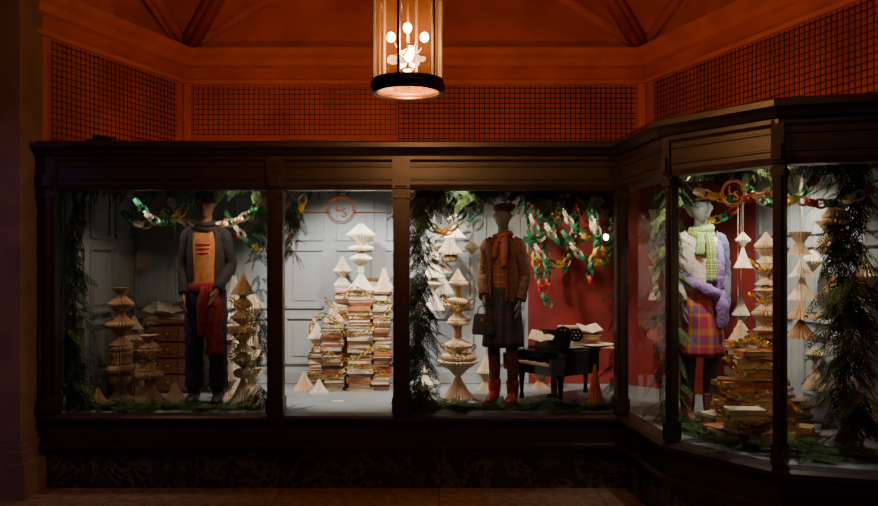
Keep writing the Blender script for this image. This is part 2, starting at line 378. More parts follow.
def greens(name,pts,count,length,spread=0.08,down=0.6,yface=-.1,flat=False,light=.3,ymin=.06):
    Vs=[];Fs=[];Ms=[];off=0
    pts=[np.array(p,float) for p in pts]; seg=[np.linalg.norm(pts[i+1]-pts[i]) for i in range(len(pts)-1)]; tot=sum(seg)
    for k in range(count):
        u=rng.uniform(0,tot); i=0
        while u>seg[i] and i<len(seg)-1: u-=seg[i]; i+=1
        p=pts[i]+(pts[i+1]-pts[i])*(u/seg[i])+rng.uniform(-1,1,3)*spread*(np.array([1,1,.1]) if flat else 1)
        a=rng.uniform(0,2*PI)
        if flat: d=np.array([math.cos(a),math.sin(a),rng.uniform(0.1,.55)])
        else: d=np.array([math.cos(a),math.sin(a)*.6+yface,-down+rng.uniform(-.5,.5)])
        d/=np.linalg.norm(d); up=np.array([0,0,1.0])+rng.uniform(-.5,.5,3); s=np.cross(up,d); s/=np.linalg.norm(s); up=np.cross(d,s)
        L=length*rng.uniform(.6,1.2); R=np.stack([d,s,up*(.5 if flat else 1)],1)*L
        V,F=PROT[rng.randint(4)]
        W=V@R.T+p
        if flat: W[:,2]=np.maximum(W[:,2],FL+.004)
        W[:,2]=np.clip(W[:,2],FL+.003,CEIL-.01)
        if ymin is not None: W[:,1]=np.maximum(W[:,1],ymin); W[:,0]=np.clip(W[:,0],-2.93,1.45)
        else: W[:,0]=np.minimum(W[:,0],2.62-.155*(W[:,1]-.6))
        Vs.append(W);Fs.append(F+off);off+=len(V); Ms.append(np.full(len(F),1 if rng.rand()<light else 0))
    me=bpy.data.meshes.new(name); me.from_pydata(np.concatenate(Vs).tolist(),[],np.concatenate(Fs).tolist())
    for m in (M['leaf1'],M['leaf2']): me.materials.append(m)
    me.polygons.foreach_set('material_index',np.concatenate(Ms).astype(np.int32)); me.update()
    o=bpy.data.objects.new(name,me); bpy.context.collection.objects.link(o); return o
def V3(px,py,y): return (wx(px,y),y,wz(py,y))
G='evergreen_garland'; GF='evergreen_floor_trimmings'
greens(G,[V3(74,190,.25),V3(72,300,.25),V3(74,405,.25)],130,.24,.05)
greens(G,[V3(60,185,.2),V3(262,185,.2)],80,.14,.02,light=.2)
greens(G,[V3(256,190,.24),V3(260,300,.24),V3(262,400,.24)],80,.18,.03,light=.2)
greens(G,[V3(291,192,.22),V3(290,250,.22)],40,.18,.02)
greens(G,[V3(285,188,.2),V3(393,186,.2)],18,.09,.02)
greens(G,[V3(420,190,.22),V3(418,300,.24),V3(420,405,.24)],200,.25,.05,light=.35)
greens(G,[V3(415,189,.22),V3(480,187,.3)],90,.24,.04,down=.6,light=.35)
greens(G,[V3(475,186,.3),V3(530,186,.3)],45,.15,.02,down=.5,light=.35)
greens(G,[V3(525,189,.3),V3(612,190,.22)],120,.24,.05,down=.6,light=.35)
greens(G,[V3(616,190,.3),V3(619,300,.3),V3(618,400,.3)],90,.16,.03)
greens(G,[(1.68,-.4,2.38),(1.66,-.3,1.5),(1.68,-.35,.62)],150,.21,.05,ymin=None,light=.35,yface=.1)
greens(G,[(1.76,-.8,2.38),(2.10,-1.2,2.38),(2.85,-1.4,2.38)],170,.16,.03,ymin=None,light=.35,yface=.1)
greens(G,[(2.58,-1.1,2.36),(2.58,-1.05,1.5),(2.60,-1.1,.7)],190,.28,.05,light=.35,ymin=None,yface=0)
greens(GF,[V3(415,408,.25),V3(520,408,.3),V3(612,408,.25)],220,.2,.09,flat=True,light=.8)
greens(GF,[V3(62,408,.3),V3(150,408,.25),V3(262,408,.25)],160,.2,.09,flat=True,light=.6)
greens(GF,[(1.75,-.3,FL+.02),(1.80,-.85,FL+.02),(2.15,-1.25,FL+.02),(2.6,-1.35,FL+.02)],230,.2,.09,flat=True,light=.8,ymin=None)
greens(GF,[V3(286,409,.2),V3(300,410,.2)],12,.12,.03,flat=True)

# ---------------- folded-book totems ----------------
SH={'diamond':[(.12,0),(.55,.25),(1,.5),(.55,.75),(.12,1)],
    'hour':[(1,0),(.8,.12),(.42,.42),(.36,.5),(.42,.58),(.8,.88),(1,1)],
    'cone':[(1,0),(.97,.06),(.62,.35),(.32,.7),(.12,1)],
    'funnel':[(.18,0),(.4,.35),(.75,.75),(1,.95),(.9,1)],
    'vase':[(.5,0),(.85,.15),(1,.3),(.8,.5),(.4,.75),(.35,.85),(.6,1)],
    'disc':[(.5,0),(.9,.2),(1,.5),(.9,.8),(.5,1)],
    'col':[(.6,0),(.62,.1),(.55,.5),(.62,.9),(.6,1)]}
def totem(name,x,y,z0,items,mat,fins=22,hang=False,depth=.28):
    mb=MB(); z=0
    for sh,h,r in items:
        mb.pleat([(a*r,b*h) for a,b in SH[sh]],(0,0,z),fins,depth,0,random.random()); z+=h
    if hang: mb.cyl((0,0,z-.01),.002,CEIL-z0-z+.01,0,6)
    return mb.build(name,[mat],(x,y,z0+(0 if hang else .001)))
T='folded_book_totem'
def at(px,y): return wx(px,y),y
x,y=at(121,.6); totem(T,x,y,FL,[('cone',.14,.13),('disc',.09,.10),('disc',.09,.12),('col',.10,.15),('disc',.06,.10),('hour',.14,.10),('disc',.06,.13),('hour',.12,.09),('disc',.05,.11),('hour',.11,.085)],M['paperb'],26)
x,y=at(149,.5); totem(T,x,y,FL,[('cone',.20,.15),('disc',.08,.12),('hour',.14,.10),('disc',.05,.10),('hour',.10,.09)],M['paperb'],26)
x,y=at(243,.45); totem(T,x,y,FL,[('cone',.22,.13),('disc',.08,.08),('diamond',.14,.10),('hour',.14,.09),('disc',.07,.11),('diamond',.14,.11),('vase',.12,.08),('cone',.18,.10)],M['paper'])
x,y=at(252,.85); totem(T,x,y,FL,[('hour',.25,.10),('diamond',.2,.11),('hour',.2,.09),('diamond',.25,.10)],M['paper'])
x,y=at(234,1.38); totem(T,x,y,FL,[('col',.35,.12),('hour',.2,.12),('diamond',.2,.12),('cone',.3,.12)],M['paperw'])
x,y=at(146,1.42); totem(T,x,y,FL,[('hour',.25,.10),('diamond',.2,.10),('cone',.2,.11)],M['paper'])
x,y=at(175,.6); totem(T,x,y,FL,[('cone',.16,.10)],M['paper']); x,y=at(98,.45); totem(T,x,y,FL,[('cone',.13,.09)],M['paperb'])
x,y=at(134,.95); totem(T,x,y,FL,[('col',.2,.10),('hour',.2,.11),('diamond',.18,.10),('cone',.12,.08)],M['paper'])
x,y=at(228,.75); totem(T,x,y,FL,[('hour',.16,.08),('cone',.18,.08)],M['paper'])
x,y=at(458,.72); totem(T,x,y,FL,[('cone',.20,.15),('funnel',.13,.19),('disc',.06,.17),('diamond',.14,.14),('col',.10,.06),('disc',.05,.10),('hour',.13,.09),('disc',.06,.10),('col',.10,.05),('disc',.05,.09),('cone',.10,.07)],M['paper'],28)
x,y=at(425,.95); totem(T,x,y,FL,[('diamond',.20,.14),('cone',.08,.06)],M['paperw'])
x,y=at(486,1.2); totem(T,x,y,FL,[('hour',.16,.09),('cone',.16,.09)],M['paper'])
x,y=at(541,1.3); totem(T,x,y,FL,[('hour',.14,.10),('diamond',.14,.10),('cone',.12,.09)],M['paperb'])
Y2=1.2
def books(name,specs,seed,covs=None):
    r=random.Random(seed); mb=MB()
    for (x,y,z0,z1,w,d,jit) in specs:
        z=z0+.001
        while z<z1-.006:
            t=min(r.uniform(.016,.042),z1-z); a=r.uniform(-jit,jit); ww=w*r.uniform(.86,1.05); dd=d*r.uniform(.85,1.05)
            ox=x+r.uniform(-.012,.012); oy=y+r.uniform(-.012,.012); c=1+r.choice(covs) if covs else 1+r.randrange(8)
            R=Matrix.Rotation(a,3,'Z'); sp=r.choice((0,0,1,1,1))
            mb.box((ox,oy,z+.0015),(ww,dd,.003),a,c); mb.box((ox,oy,z+t-.0025),(ww,dd,.003),a,c)
            mb.box((ox,oy,z+t/2),(ww*.95,dd*.94,t-.006),a,0)
            if sp==0: v=R@Vector((0,-dd/2,0)); mb.box((ox+v.x,oy+v.y,z+t/2-.0005),(ww,.004,t-.001),a,c)
            else: v=R@Vector((-ww/2,0,0)); mb.box((ox+v.x,oy+v.y,z+t/2-.0005),(.004,dd,t-.001),a,c)
            z+=t
    return mb.build(name,[M['pages']]+COV)
def bx(px): return wx(px,Y2)
books('book_stack',[(bx(361),Y2,FL,wz(290,Y2),.23,.17,.12),(bx(382),Y2+.03,FL,wz(292,Y2),.17,.17,.12),(bx(334),Y2,FL,wz(322,Y2),.19,.17,.12),
  (bx(342),Y2+.18,FL,wz(285,Y2+.18),.17,.15,.1),(bx(316),Y2+.05,FL,wz(352,Y2),.14,.15,.2),(bx(372),Y2+.22,FL,wz(278,Y2+.2),.2,.16,.1)],5,(0,1,1,2,2,6,7,3))
zt=wz(290,Y2); totem(T,bx(361),Y2,zt,[('cone',.16,.13),('col',.06,.05),('diamond',.14,.11),('disc',.05,.12),('diamond',.20,.14)],M['paperw'],26)
totem(T,bx(384),Y2+.03,wz(292,Y2),[('cone',.22,.10)],M['paper']); totem(T,bx(340),Y2+.18,wz(285,Y2+.18),[('hour',.13,.09),('cone',.14,.09)],M['paperw'])
totem(T,bx(334),Y2,wz(322,Y2),[('cone',.18,.10)],M['paper']); totem(T,bx(316),Y2+.05,wz(352,Y2),[('hour',.12,.08),('cone',.14,.09)],M['paperw'])
totem(T,bx(305),Y2-.05,FL,[('cone',.17,.11)],M['paper']); totem(T,bx(322),Y2-.18,FL,[('cone',.12,.09),],M['paperw'])
O='hanging_paper_ornament'
for px,yy,pt_,items,mt in ((434,1.1,310,[('cone',.18,.10),('diamond',.12,.09),('cone',.16,.11),('hour',.14,.08)],'paperw'),(450,1.3,262,[('disc',.07,.08),('cone',.2,.13)],'paper'),
   (443,1.42,315,[('diamond',.2,.10),('cone',.2,.11),('cone',.16,.1)],'paperw'),(472,1.4,255,[('diamond',.14,.08)],'paper'),(455,.95,238,[('cone',.12,.10),('diamond',.1,.07)],'paperw')):
    totem(O,wx(px,yy),yy,wz(pt_,yy),items,M[mt],20,True)
for px,yy,pt_,items,mt in ((743,0.1,268,[('cone',.16,.07),('diamond',.12,.06)],'paperw'),(741,.3,330,[('hour',.12,.06),('cone',.16,.07)],'paperw'),
   (801,-.7,338,[('cone',.13,.11),('cone',.12,.10)],'paper'),(802,-.5,300,[('cone',.16,.10),('cone',.14,.09)],'paperw'),(800,-.6,255,[('hour',.16,.08)],'paper'),
   (836,-.95,318,[('cone',.15,.13),('cone',.13,.11)],'paper'),(831,-.98,255,[('disc',.06,.08),('hour',.16,.10)],'paper'),(836,-1.1,225,[('disc',.05,.09),('cone',.12,.09)],'paper'),
   (655,.9,300,[('hour',.3,.06),('diamond',.2,.06),('hour',.3,.06)],'paperw'),(738,.15,400,[('col',.22,.06)],'paperw'),(866,-.8,300,[('hour',.16,.09),('cone',.12,.09)],'paper'),
   (668,1.0,260,[('hour',.2,.06),('cone',.14,.07)],'paperw'),(812,-.35,272,[('diamond',.16,.08)],'paperw'),(815,-.3,390,[('cone',.2,.09),('diamond',.12,.07)],'paper')):
    totem(O,wx(px,yy),yy,wz(pt_,yy),items,M[mt],20,True)
x,y=at(184,1.15)
e=empty('chest_of_drawers',(x,y,FL)); mb=MB()
mb.box((0,0,.33),(.38,.30,.60)); mb.box((0,0,.645),(.42,.34,.03)); mb.box((0,0,.02),(.36,.28,.04))
for i in range(4):
    for j in (-1,1):
        mb.box((j*.09,-.155,.10+i*.145),(.165,.02,.125),0,0); mb.sphere((j*.09,-.172,.10+i*.145),.012,1,8)
mb.build('carcass',[M['cwood'],M['gold']],parent=e)
books('book_pile',[(x-.08,y,FL+.661,FL+.72,.24,.17,.3),(x+.08,y,FL+.661,FL+.80,.2,.15,.4),(wx(158,1.25),1.25,FL,FL+.7,.18,.16,.2),(wx(222,1.15),1.15,FL,FL+.62,.2,.15,.2)],11)
def openbook(name,x,y,z,rz,s=.2,tilt=0):
    mb=MB()
    for sg in (-1,1):
        rows=[]
        for i in range(7):
            t=i/6; rows.append([(sg*t*s,-s*.65,.05*math.sin(t*PI*.9)*s*5*.3+.004+.08*t*s*3),(sg*t*s,s*.65,.05*math.sin(t*PI*.9)*s*5*.3+.004+.08*t*s*3),(sg*t*s,s*.65,.08*t*s*3),(sg*t*s,-s*.65,.08*t*s*3)])
        mb.loft(rows,0,False)
    o=mb.build(name,[M['paperw']],(x,y,z),rz=rz); o.rotation_euler[0]=tilt; return o
openbook('open_book',x-.1,y-.02,FL+.75,.4,.13,.5); openbook('open_book',wx(158,1.25),1.25,FL+.74,-.5,.12,.5)

sp=[]
for (px,yd,top,w,d,j) in ((716,-.62,412,.22,.16,.5),(735,-.7,378,.25,.17,.4),(756,-.72,350,.26,.18,.35),(766,-.5,330,.22,.16,.3),(775,-.85,392,.24,.17,.5),(795,-.7,400,.2,.15,.6),(745,-1.0,408,.24,.16,.5),(723,-.85,425,.2,.15,.6),(744,-.42,340,.24,.17,.3),(768,-1.1,432,.2,.14,.7),(798,-.95,425,.22,.15,.8)):
    sp.append((wx(px,yd),yd,FL,wz(top,yd),w,d,j))
books('book_pile',sp,9,(0,1,0,2,3,7,1,7))
xt=wx(766,-.5); totem(T,xt,-.5,wz(330,-.5),[('hour',.09,.09),('disc',.05,.10),('hour',.10,.08),('diamond',.08,.09),('hour',.10,.08),('disc',.05,.09),('hour',.10,.08),('disc',.05,.08),('cone',.07,.06)],M['paper'],22)
xt=wx(740,-.42); totem(T,xt,-.42,wz(340,-.42),[('cone',.14,.08)],M['paper'])

# ---------------- paper chains ----------------
def chain(name,pts,r=.046,w=.030,cols=(CH_G,CH_W,CH_G,CH_Y,CH_G,CH_R),sub=10,rep=2):
    P,_=crom([Vector(p) for p in pts],[0]*len(pts),sub)
    out=[P[0]];acc=0;step=r*1.4
    for i in range(len(P)-1):
        d=(P[i+1]-P[i]); L=d.length; t=step-acc
        while t<=L: out.append(P[i]+d*(t/L)); t+=step
        acc=L-(t-step)
    mb=MB()
    for k,p in enumerate(out):
        tt=(out[min(k+1,len(out)-1)]-out[max(k-1,0)]).normalized()
        up=Vector((0,0,1)); s=tt.cross(up); s=s.normalized() if s.length>.05 else Vector((1,0,0)); u2=s.cross(tt)
        nrm,bi=(s,u2) if k%2 else (u2,s)
        nrm=(nrm*math.cos(.5)+bi*math.sin(.5)).normalized(); bi=tt.cross(nrm)
        n=14
        a=[p+tt*r*1.05*math.cos(2*PI*j/n)+bi*r*.8*math.sin(2*PI*j/n)-nrm*w/2 for j in range(n)]
        b=[q+nrm*w for q in a]
        mb.loft([a,b],(k//rep)%len(cols),True,False)
    return mb.build(name,list(cols))
def sagp(a,b,s):
    a=Vector(a);b=Vector(b); return [a]+[a.lerp(b,t)-Vector((0,0,4*s*t*(1-t))) for t in (.25,.5,.75)]+[b]
C='paper_chain'
chain(C,sagp(V3(138,203,.5),V3(190,200,.75),.18)); chain(C,sagp(V3(172,203,.85),V3(228,222,.85),.12),cols=(CH_W,CH_R,CH_W,CH_G)); chain(C,sagp(V3(222,224,.20),V3(268,196,.18),.05),cols=(CH_W,CH_W,CH_G,CH_Y))
chain(C,sagp(V3(170,212,.95),V3(262,230,1.0),.12)); chain(C,[V3(290,238,.3),V3(299,215,.3),V3(304,194,.3)],cols=(CH_W,CH_G,CH_Y))
chain(C,sagp(V3(126,215,.9),V3(165,212,1.0),.10)); chain(C,sagp(V3(228,215,.6),V3(262,250,.8),.05))
chain(C,[V3(413,196,.5),V3(428,224,.45),V3(450,230,.45),V3(472,198,.5)],cols=(CH_W,CH_G,CH_G,CH_Y)); chain(C,[V3(425,260,1.4),V3(436,236,1.4),V3(462,228,1.4),V3(480,205,1.4)],cols=(CH_W,CH_G,CH_W,CH_R))
for a,b,s in (((526,205),(562,210),.25),((540,215),(600,205),.32),((558,200),(613,225),.22),((528,240),(562,200),.12),((588,205),(613,245),.20),((530,235),(578,240),.25),((565,235),(610,255),.14)):
    chain(C,sagp(V3(*a,1.05),V3(*b,1.2),s),r=.05,w=.034)
chain(C,[V3(592,210,.9),V3(598,240,.9),V3(590,270,.9),V3(592,285,.9)]); chain(C,[V3(530,215,1.2),V3(532,245,1.2),V3(542,290,1.2),V3(549,305,1.2)])
chain(C,[V3(552,215,1.4),V3(546,240,1.4),V3(548,285,1.4)]); chain(C,[V3(575,215,1.4),V3(572,240,1.4),V3(564,272,1.4)]); chain(C,[V3(608,210,1.3),V3(612,235,1.3),V3(604,265,1.3)])
chain(C,sagp((1.72,-.85,2.2),(2.08,-1.2,2.18),.05),cols=(CH_W,CH_Y,CH_G,CH_R),r=.036)
chain(C,sagp((2.08,-1.2,2.18),(2.62,-1.35,2.2),.10),cols=(CH_G,CH_W,CH_R),r=.038); chain(C,sagp((1.9,.2,2.25),(2.5,.3,2.3),.2),r=.04); chain(C,sagp((2.15,-.5,2.28),(2.6,-.6,2.3),.15),r=.04)
sm=dict(r=.028,w=.016,cols=(CH_Y,CH_R,CH_Y,CH_W,CH_Y,CH_G),rep=1)
yf=Y2-.15
for q in ([(310,330),(318,316),(332,318),(350,335),(372,328),(392,305)],[(316,345),(332,354),(352,360),(374,348),(392,352)],[(345,296),(356,288),(380,304),(391,296)],[(310,372),(330,378),(355,366),(388,374)],[(326,300),(340,312),(352,318),(370,312)]):
    chain('bead_garland',[V3(a,b,yf) for a,b in q],**sm)
for q in ([(728,360),(745,375),(770,365),(790,385)],[(722,385),(745,400),(772,392),(798,410)],[(735,345),(752,338),(776,350)],[(752,262),(766,270),(778,258)],[(752,295),(766,303),(778,292)],[(715,405),(742,425),(775,415)]):
    chain('bead_garland',[V3(a,b,-1.12 if b>340 else -.64) for a,b in q],**sm)
chain('bead_garland',[V3(232,300,.29),V3(250,320,.29),V3(236,345,.29),V3(250,370,.29)],**sm); chain('bead_garland',[V3(138,345,.34),V3(150,355,.34),V3(162,372,.34)],**sm)
chain('bead_garland',[V3(445,300,.58),V3(460,310,.58),V3(474,300,.58)],**sm); chain('bead_garland',[V3(442,345,.50),V3(460,356,.50),V3(476,345,.50)],**sm)

# ---------------- signs ----------------
def sign(name,c,rz,r,rods):
    e=empty(name,c,rz); mb=MB()
    n=36
    for R in (r,r*.86): mb.tube([(R*math.cos(2*PI*j/n),0,R*math.sin(2*PI*j/n)*.98) for j in range(n+1)],.0045,0,6,1)
    for a,b in rods: mb.tube([(a,0,-.02),(b,0,-.02)],.005,0,6,1); mb.sphere((a,0,-.02),.012,0,8); mb.sphere((b,0,-.02),.012,0,8)
    mb.cyl((0,0,r),.003,CEIL-c[2]-r,0,6)
    mb.build('ring_and_rod',[M['gold']],parent=e)
    for ch,ox,oz in (('L',-.38,-.10),('S',.06,-.52)):
        cu=bpy.data.curves.new('letter_'+ch,'FONT'); cu.body=ch; cu.size=r*.95; cu.extrude=.003; cu.materials.append(M['gold'])
        o=bpy.data.objects.new('letter_'+ch,cu); bpy.context.collection.objects.link(o); o.parent=e; o.rotation_euler=(PI/2,0,0); o.location=(ox*r-.05*r,0,oz*r)
sign('monogram_sign',(wx(341,.10),.10,wz(210,.10)),0,.11,((-.30,-.11),(.11,.38)))
sign('monogram_sign',(1.83,-1.15,2.165),a2,.085,((-.26,-.085),(.085,.22)))

# ---------------- piano ----------------
def piano():
    x,y=wx(566,.72),.74; k=1.13
    e=empty('toy_grand_piano',(x,y,FL),-.95); e.scale=(k,k,k); mb=MB()
    o=[(-.26,-.28),(.26,-.28),(.26,-.02),(.23,.12),(.15,.2),(.06,.27),(.0,.36),(-.10,.41),(-.2,.40),(-.26,.33)]
    mb.prism(o,.22,.38,0)
    lid=[(-.27,-.14),(.27,-.14),(.27,-.02),(.24,.13),(.16,.21),(.07,.28),(.01,.37),(-.10,.42),(-.2,.41),(-.27,.34)]
    mb.prism(lid,.38,.394,0)
    mb.box((0,-.33,.26),(.52,.14,.06),0,0); mb.box((-.25,-.33,.31),(.03,.14,.09),0,0); mb.box((.25,-.33,.31),(.03,.14,.09),0,0)
    mb.box((0,-.345,.301),(.46,.09,.016),0,1)
    for i in range(17):
        if i%7 not in (2,6): mb.box((-.215+i*.027,-.33,.314),(.012,.055,.012),0,0)
    for i in range(18): mb.box((-.23+i*.0265,-.345,.3095),(.001,.09,.001),0,0)
    mb.box((0,-.13,.46),(.36,.012,.14),0,0,-.25)
    for lx,ly in ((-.21,-.26),(.21,-.26),(-.1,.32)):
        mb.rev([(.018,0),(.022,.02),(.014,.05),(.024,.17),(.034,.23)],(lx,ly,0),0,12)
    mb.box((0,-.12,.13),(.05,.02,.20),0,0); mb.box((0,-.12,.03),(.12,.03,.02),0,0); mb.box((-.03,-.17,.025),(.012,.08,.006),0,2); mb.box((.03,-.17,.025),(.012,.08,.006),0,2)
    mb.build('case',[M['black'],M['paperw'],M['gold']],parent=e)
    mb=MB()
    rr=random.Random(2)
    for i in range(9): mb.box((rr.uniform(-.14,.14),rr.uniform(-.04,.2),.394+i*.004+.002),(.20,.27,.003),rr.uniform(-.8,.8),0)
    mb.build('sheet_music',[M['paperw']],parent=e)
    return x,y,FL+.432*k
px_,py_,pz_=piano()
def reel(name,c,r,rz,tilt):
    mb=MB(); n=28
    mb.loft([[(rr*math.cos(2*PI*j/n),zz,rr*math.sin(2*PI*j/n)) for j in range(n)] for rr,zz in ((r*.9,-.012),(r,-.012),(r,.012),(r*.9,.012))],0)
    for i in range(6):
        a=i*PI/3; mb.loft([[(.55*r*math.cos(a)+.12*r*math.cos(2*PI*j/10),zz,.55*r*math.sin(a)+.12*r*math.sin(2*PI*j/10)) for j in range(10)] for zz in (-.014,.014)],1)
    mb.loft([[(.16*r*math.cos(2*PI*j/10),zz,.16*r*math.sin(2*PI*j/10)) for j in range(10)] for zz in (-.016,.016)],1)
    o=mb.build(name,[M['black'],M['stone']],c,rz=rz); o.rotation_euler[0]=tilt
reel('film_reel',(px_-.04,py_-.10,pz_+.075),.07,.2,-.25); reel('film_reel',(px_+.08,py_-.06,pz_+.063),.058,-.3,-.2)
books('book_stack',[(px_+.21,py_+.05,pz_,pz_+.07,.2,.14,.4),(px_+.05,py_+.12,pz_,pz_+.13,.2,.14,.4),(px_-.1,py_+.06,pz_,pz_+.05,.18,.13,.5)],21,(1,0,6,3,7))
openbook('open_book',px_+.21,py_+.05,pz_+.10,.3,.10,.4); openbook('open_book',px_-.2,py_-.02,pz_+.04,-.4,.11,.5)
def conet(name,x,y,h,r,mat):
    mb=MB(); mb.pleat([(r,.025),(r*.7,h*.35),(r*.4,h*.7),(.012,h)],(0,0,0),14,.12,0); mb.rev([(r*1.25,0),(r*1.25,.02),(r*1.05,.028),(0.01,.03)],(0,0,0),0,20)
    return mb.build(name,[mat],(x,y,FL))
conet('red_paper_cone_tree',wx(595,.36),.36,.34,.07,pm('dark_red_paper',(.70,.13,.05),None,9,.6))
mb=MB(); mb.sphere((0,0,0),.022,0,10,(1,1,1.3)); mb.cyl((0,0,.025),.011,.03,1,8); mb.cyl((0,0,.05),.002,CEIL-wz(237,.8)-.05,1,6)
mb.build('pendant_bulb',[M['fairy'],M['iron']],V3(606,237,.8))
mb=MB(); mb.box((0,0,.002),(.09,.06,.003)); mb.build('info_card',[M['paperw']],(wx(338,.6),.6,FL))
mb=MB(); mb.box((0,0,.03),(.10,.07,.06)); mb.cyl((.09,0,.0),.03,.05,0,12); mb.box((.0,-.04,.035),(.07,.02,.035)); mb.sphere((-.09,0,.02),.022,0,8); mb.build('floodlight',[M['iron']],(wx(105,.05)-.02,.02,2.65))
mb=MB(); mb.tube([(-.32,0,.02),(.32,0,.02)],.014,0,8,1); 
for q in (-.3,0,.3): mb.box((q,0,.012),(.03,.04,.024))
mb.build('cable_conduit',[M['stone']],(wx(323,.02),.02,2.652))
mb=MB(); mb.loft([[(r*math.cos(2*PI*j/28),yy_,r*math.sin(2*PI*j/28)) for j in range(28)] for r,yy_ in ((.06,-.02),(.066,-.012),(.066,.012),(.06,.02))],0)
mb.loft([[(r*math.cos(2*PI*j/28),yy_,r*math.sin(2*PI*j/28)) for j in range(28)] for r,yy_ in ((.045,-.025),(.05,-.018))],1)
mb.tube([(.0,0,.064),(0,0,.3),(0,.06,.42),(0,.16,.45)],.010,2,8); mb.build('projecting_round_sign',[M['paperw'],CH_R,M['iron']],(2.44,-1.95,wz(212,-1.95)))

# ---------------- mannequins ----------------
def finalize(mb,name,mat,parent,vox=.007):
    me=bpy.data.meshes.new(name+'_tmp'); me.from_pydata(mb.v,[],mb.f); o=bpy.data.objects.new(name+'_tmp',me); bpy.context.collection.objects.link(o)
    m=o.modifiers.new('r','REMESH'); m.mode='VOXEL'; m.voxel_size=vox; s=o.modifiers.new('s','SMOOTH'); s.factor=.5; s.iterations=2
    dg=bpy.context.evaluated_depsgraph_get(); me2=bpy.data.meshes.new_from_object(o.evaluated_get(dg)); bpy.data.objects.remove(o)
    me2.name=name; me2.materials.clear(); me2.materials.append(mat)
    me2.polygons.foreach_set('use_smooth',[True]*len(me2.polygons))
    o=bpy.data.objects.new(name,me2); bpy.context.collection.objects.link(o); o.parent=parent; return o
def head(mb,c,yaw=0):
    n=48;k=36; rings=[]
    for i in range(1,k):
        a=PI*i/k-PI/2; ring=[]
        for j in range(n):
            t=2*PI*j/n; x=math.cos(a)*math.cos(t); y=math.cos(a)*math.sin(t); z=math.sin(a)
            X=x*.074;Y=y*.092;Z=z*.118
            if z<0: X*=1-.32*z*z*1.2; Y*= 1-.12*z*z
            if y<0 and z<-.3: Y-=.012*(-z)
            if y>0 and z<-.2: Y*=1-.5*(-z-.2)
            if y<-.1:
                g=lambda cx,cz,sx,sz: math.exp(-((X-cx)/sx)**2-((Z-cz)/sz)**2)
                Y-=.024*g(0,-.022,.010,.018)+.012*g(0,.0,.008,.025)
                Y+=.011*g(.030,.004,.016,.011)+.011*g(-.030,.004,.016,.011)
                Y-=.005*g(.030,.004,.010,.006)+.005*g(-.030,.004,.010,.006)
                Y-=.006*g(0,.026,.045,.008)
                Y-=.008*g(0,-.060,.018,.005)+.008*g(0,-.070,.015,.005); Y+=.006*g(0,-.065,.022,.003)
                Y-=.008*g(0,-.098,.02,.012)
            ca,sa=math.cos(yaw),math.sin(yaw)
            ring.append((c[0]+X*ca-Y*sa,c[1]+X*sa+Y*ca,c[2]+Z))
        rings.append(ring)
    mb.loft(rings,0)
    for s in (-1,1): mb.tube([(c[0]+s*.072,c[1]+.0,c[2]-.02),(c[0]+s*.084,c[1]+.012,c[2]+.005),(c[0]+s*.078,c[1]+.005,c[2]+.028)],[.009,.013,.008],0,8)
def hand(mb,w,d,s,curl=.35):
    w=Vector(w);d=Vector(d).normalized(); side=Vector((0,-1,0)); side=(side-d*side.dot(d)).normalized(); inn=d.cross(side); 
    if inn.x*s>0: inn=-inn
    for i,(o,L) in enumerate(((.026,.078),(.009,.088),(-.009,.082),(-.025,.064))):
        p0=w+side*o*.5; p1=w+d*.085+side*o; p2=p1+(d+inn*curl*.5+side*o*2).normalized()*L*.5; p3=p2+(d+inn*curl*1.8).normalized()*L*.45
        mb.tube([p0,w+d*.045+side*o*.95,p1,p2,p3],[.015,.015,.0115,.0098,.008],0,8,3)
    b=w+d*.02+side*.02; mb.tube([b,b+d*.03+side*.022+inn*.01,b+d*.06+side*.034+inn*.018,b+d*.08+side*.034+inn*.026],[.015,.013,.0105,.0085],0,8,3)
SX=.148
def mannequin(name,x,y,rz,H,arms,feet,garb,skin,yaw=0,wide=1.0):
    e=empty(name,(x,y,FL),rz); k=H/1.75; e.scale=(k*wide,k,k)
    mb=MB()
    mb.ell([(.84,.12,.09,0,.01),(.90,.145,.105,0,.01),(.97,.14,.105,0,.005),(1.08,.105,.085,0,0),(1.18,.11,.09,0,0),(1.28,.13,.10,0,-.005),(1.37,.142,.095,0,0),(1.43,.12,.08,0,.01),(1.465,.07,.062,0,.01),(1.50,.052,.052,0,.01),(1.58,.05,.052,0,0)],0,24,3)
    head(mb,(0,-.015,1.64),yaw)
    for s,(fx,fy) in zip((-1,1),feet):
        mb.tube([(s*.078,0,.92),(s*.085+(fx-s*.085)*.4,fy*.4,.72),(s*.085+(fx-s*.085)*.7,fy*.7-.01,.49),(fx,fy+.012,.32),(fx,fy+.012,.10),(fx,fy+.01,.05)],[.088,.075,.052,.05,.036,.038],0,14,4)
        mb.tube([(fx,fy+.05,.045),(fx,fy-.03,.045),(fx+s*.01,fy-.11,.03),(fx+s*.012,fy-.16,.024)],[.034,.04,.03,.018],0,10,3)
    for s,(el,wr) in zip((-1,1),arms):
        mb.tube([(s*.11,0,1.41),(s*SX,0,1.38),((s*SX+el[0])/2,el[1]/2,(1.38+el[2])/2),el,((el[0]+wr[0])/2,(el[1]+wr[1])/2,(el[2]+wr[2])/2),wr],[.048,.05,.042,.036,.034,.024],0,12,4)
        d=Vector(wr)-Vector(el); hand(mb,wr,d.normalized()+Vector((0,0,-.35)),s)
    finalize(mb,'body',skin,e); garb(e,arms,feet); return e
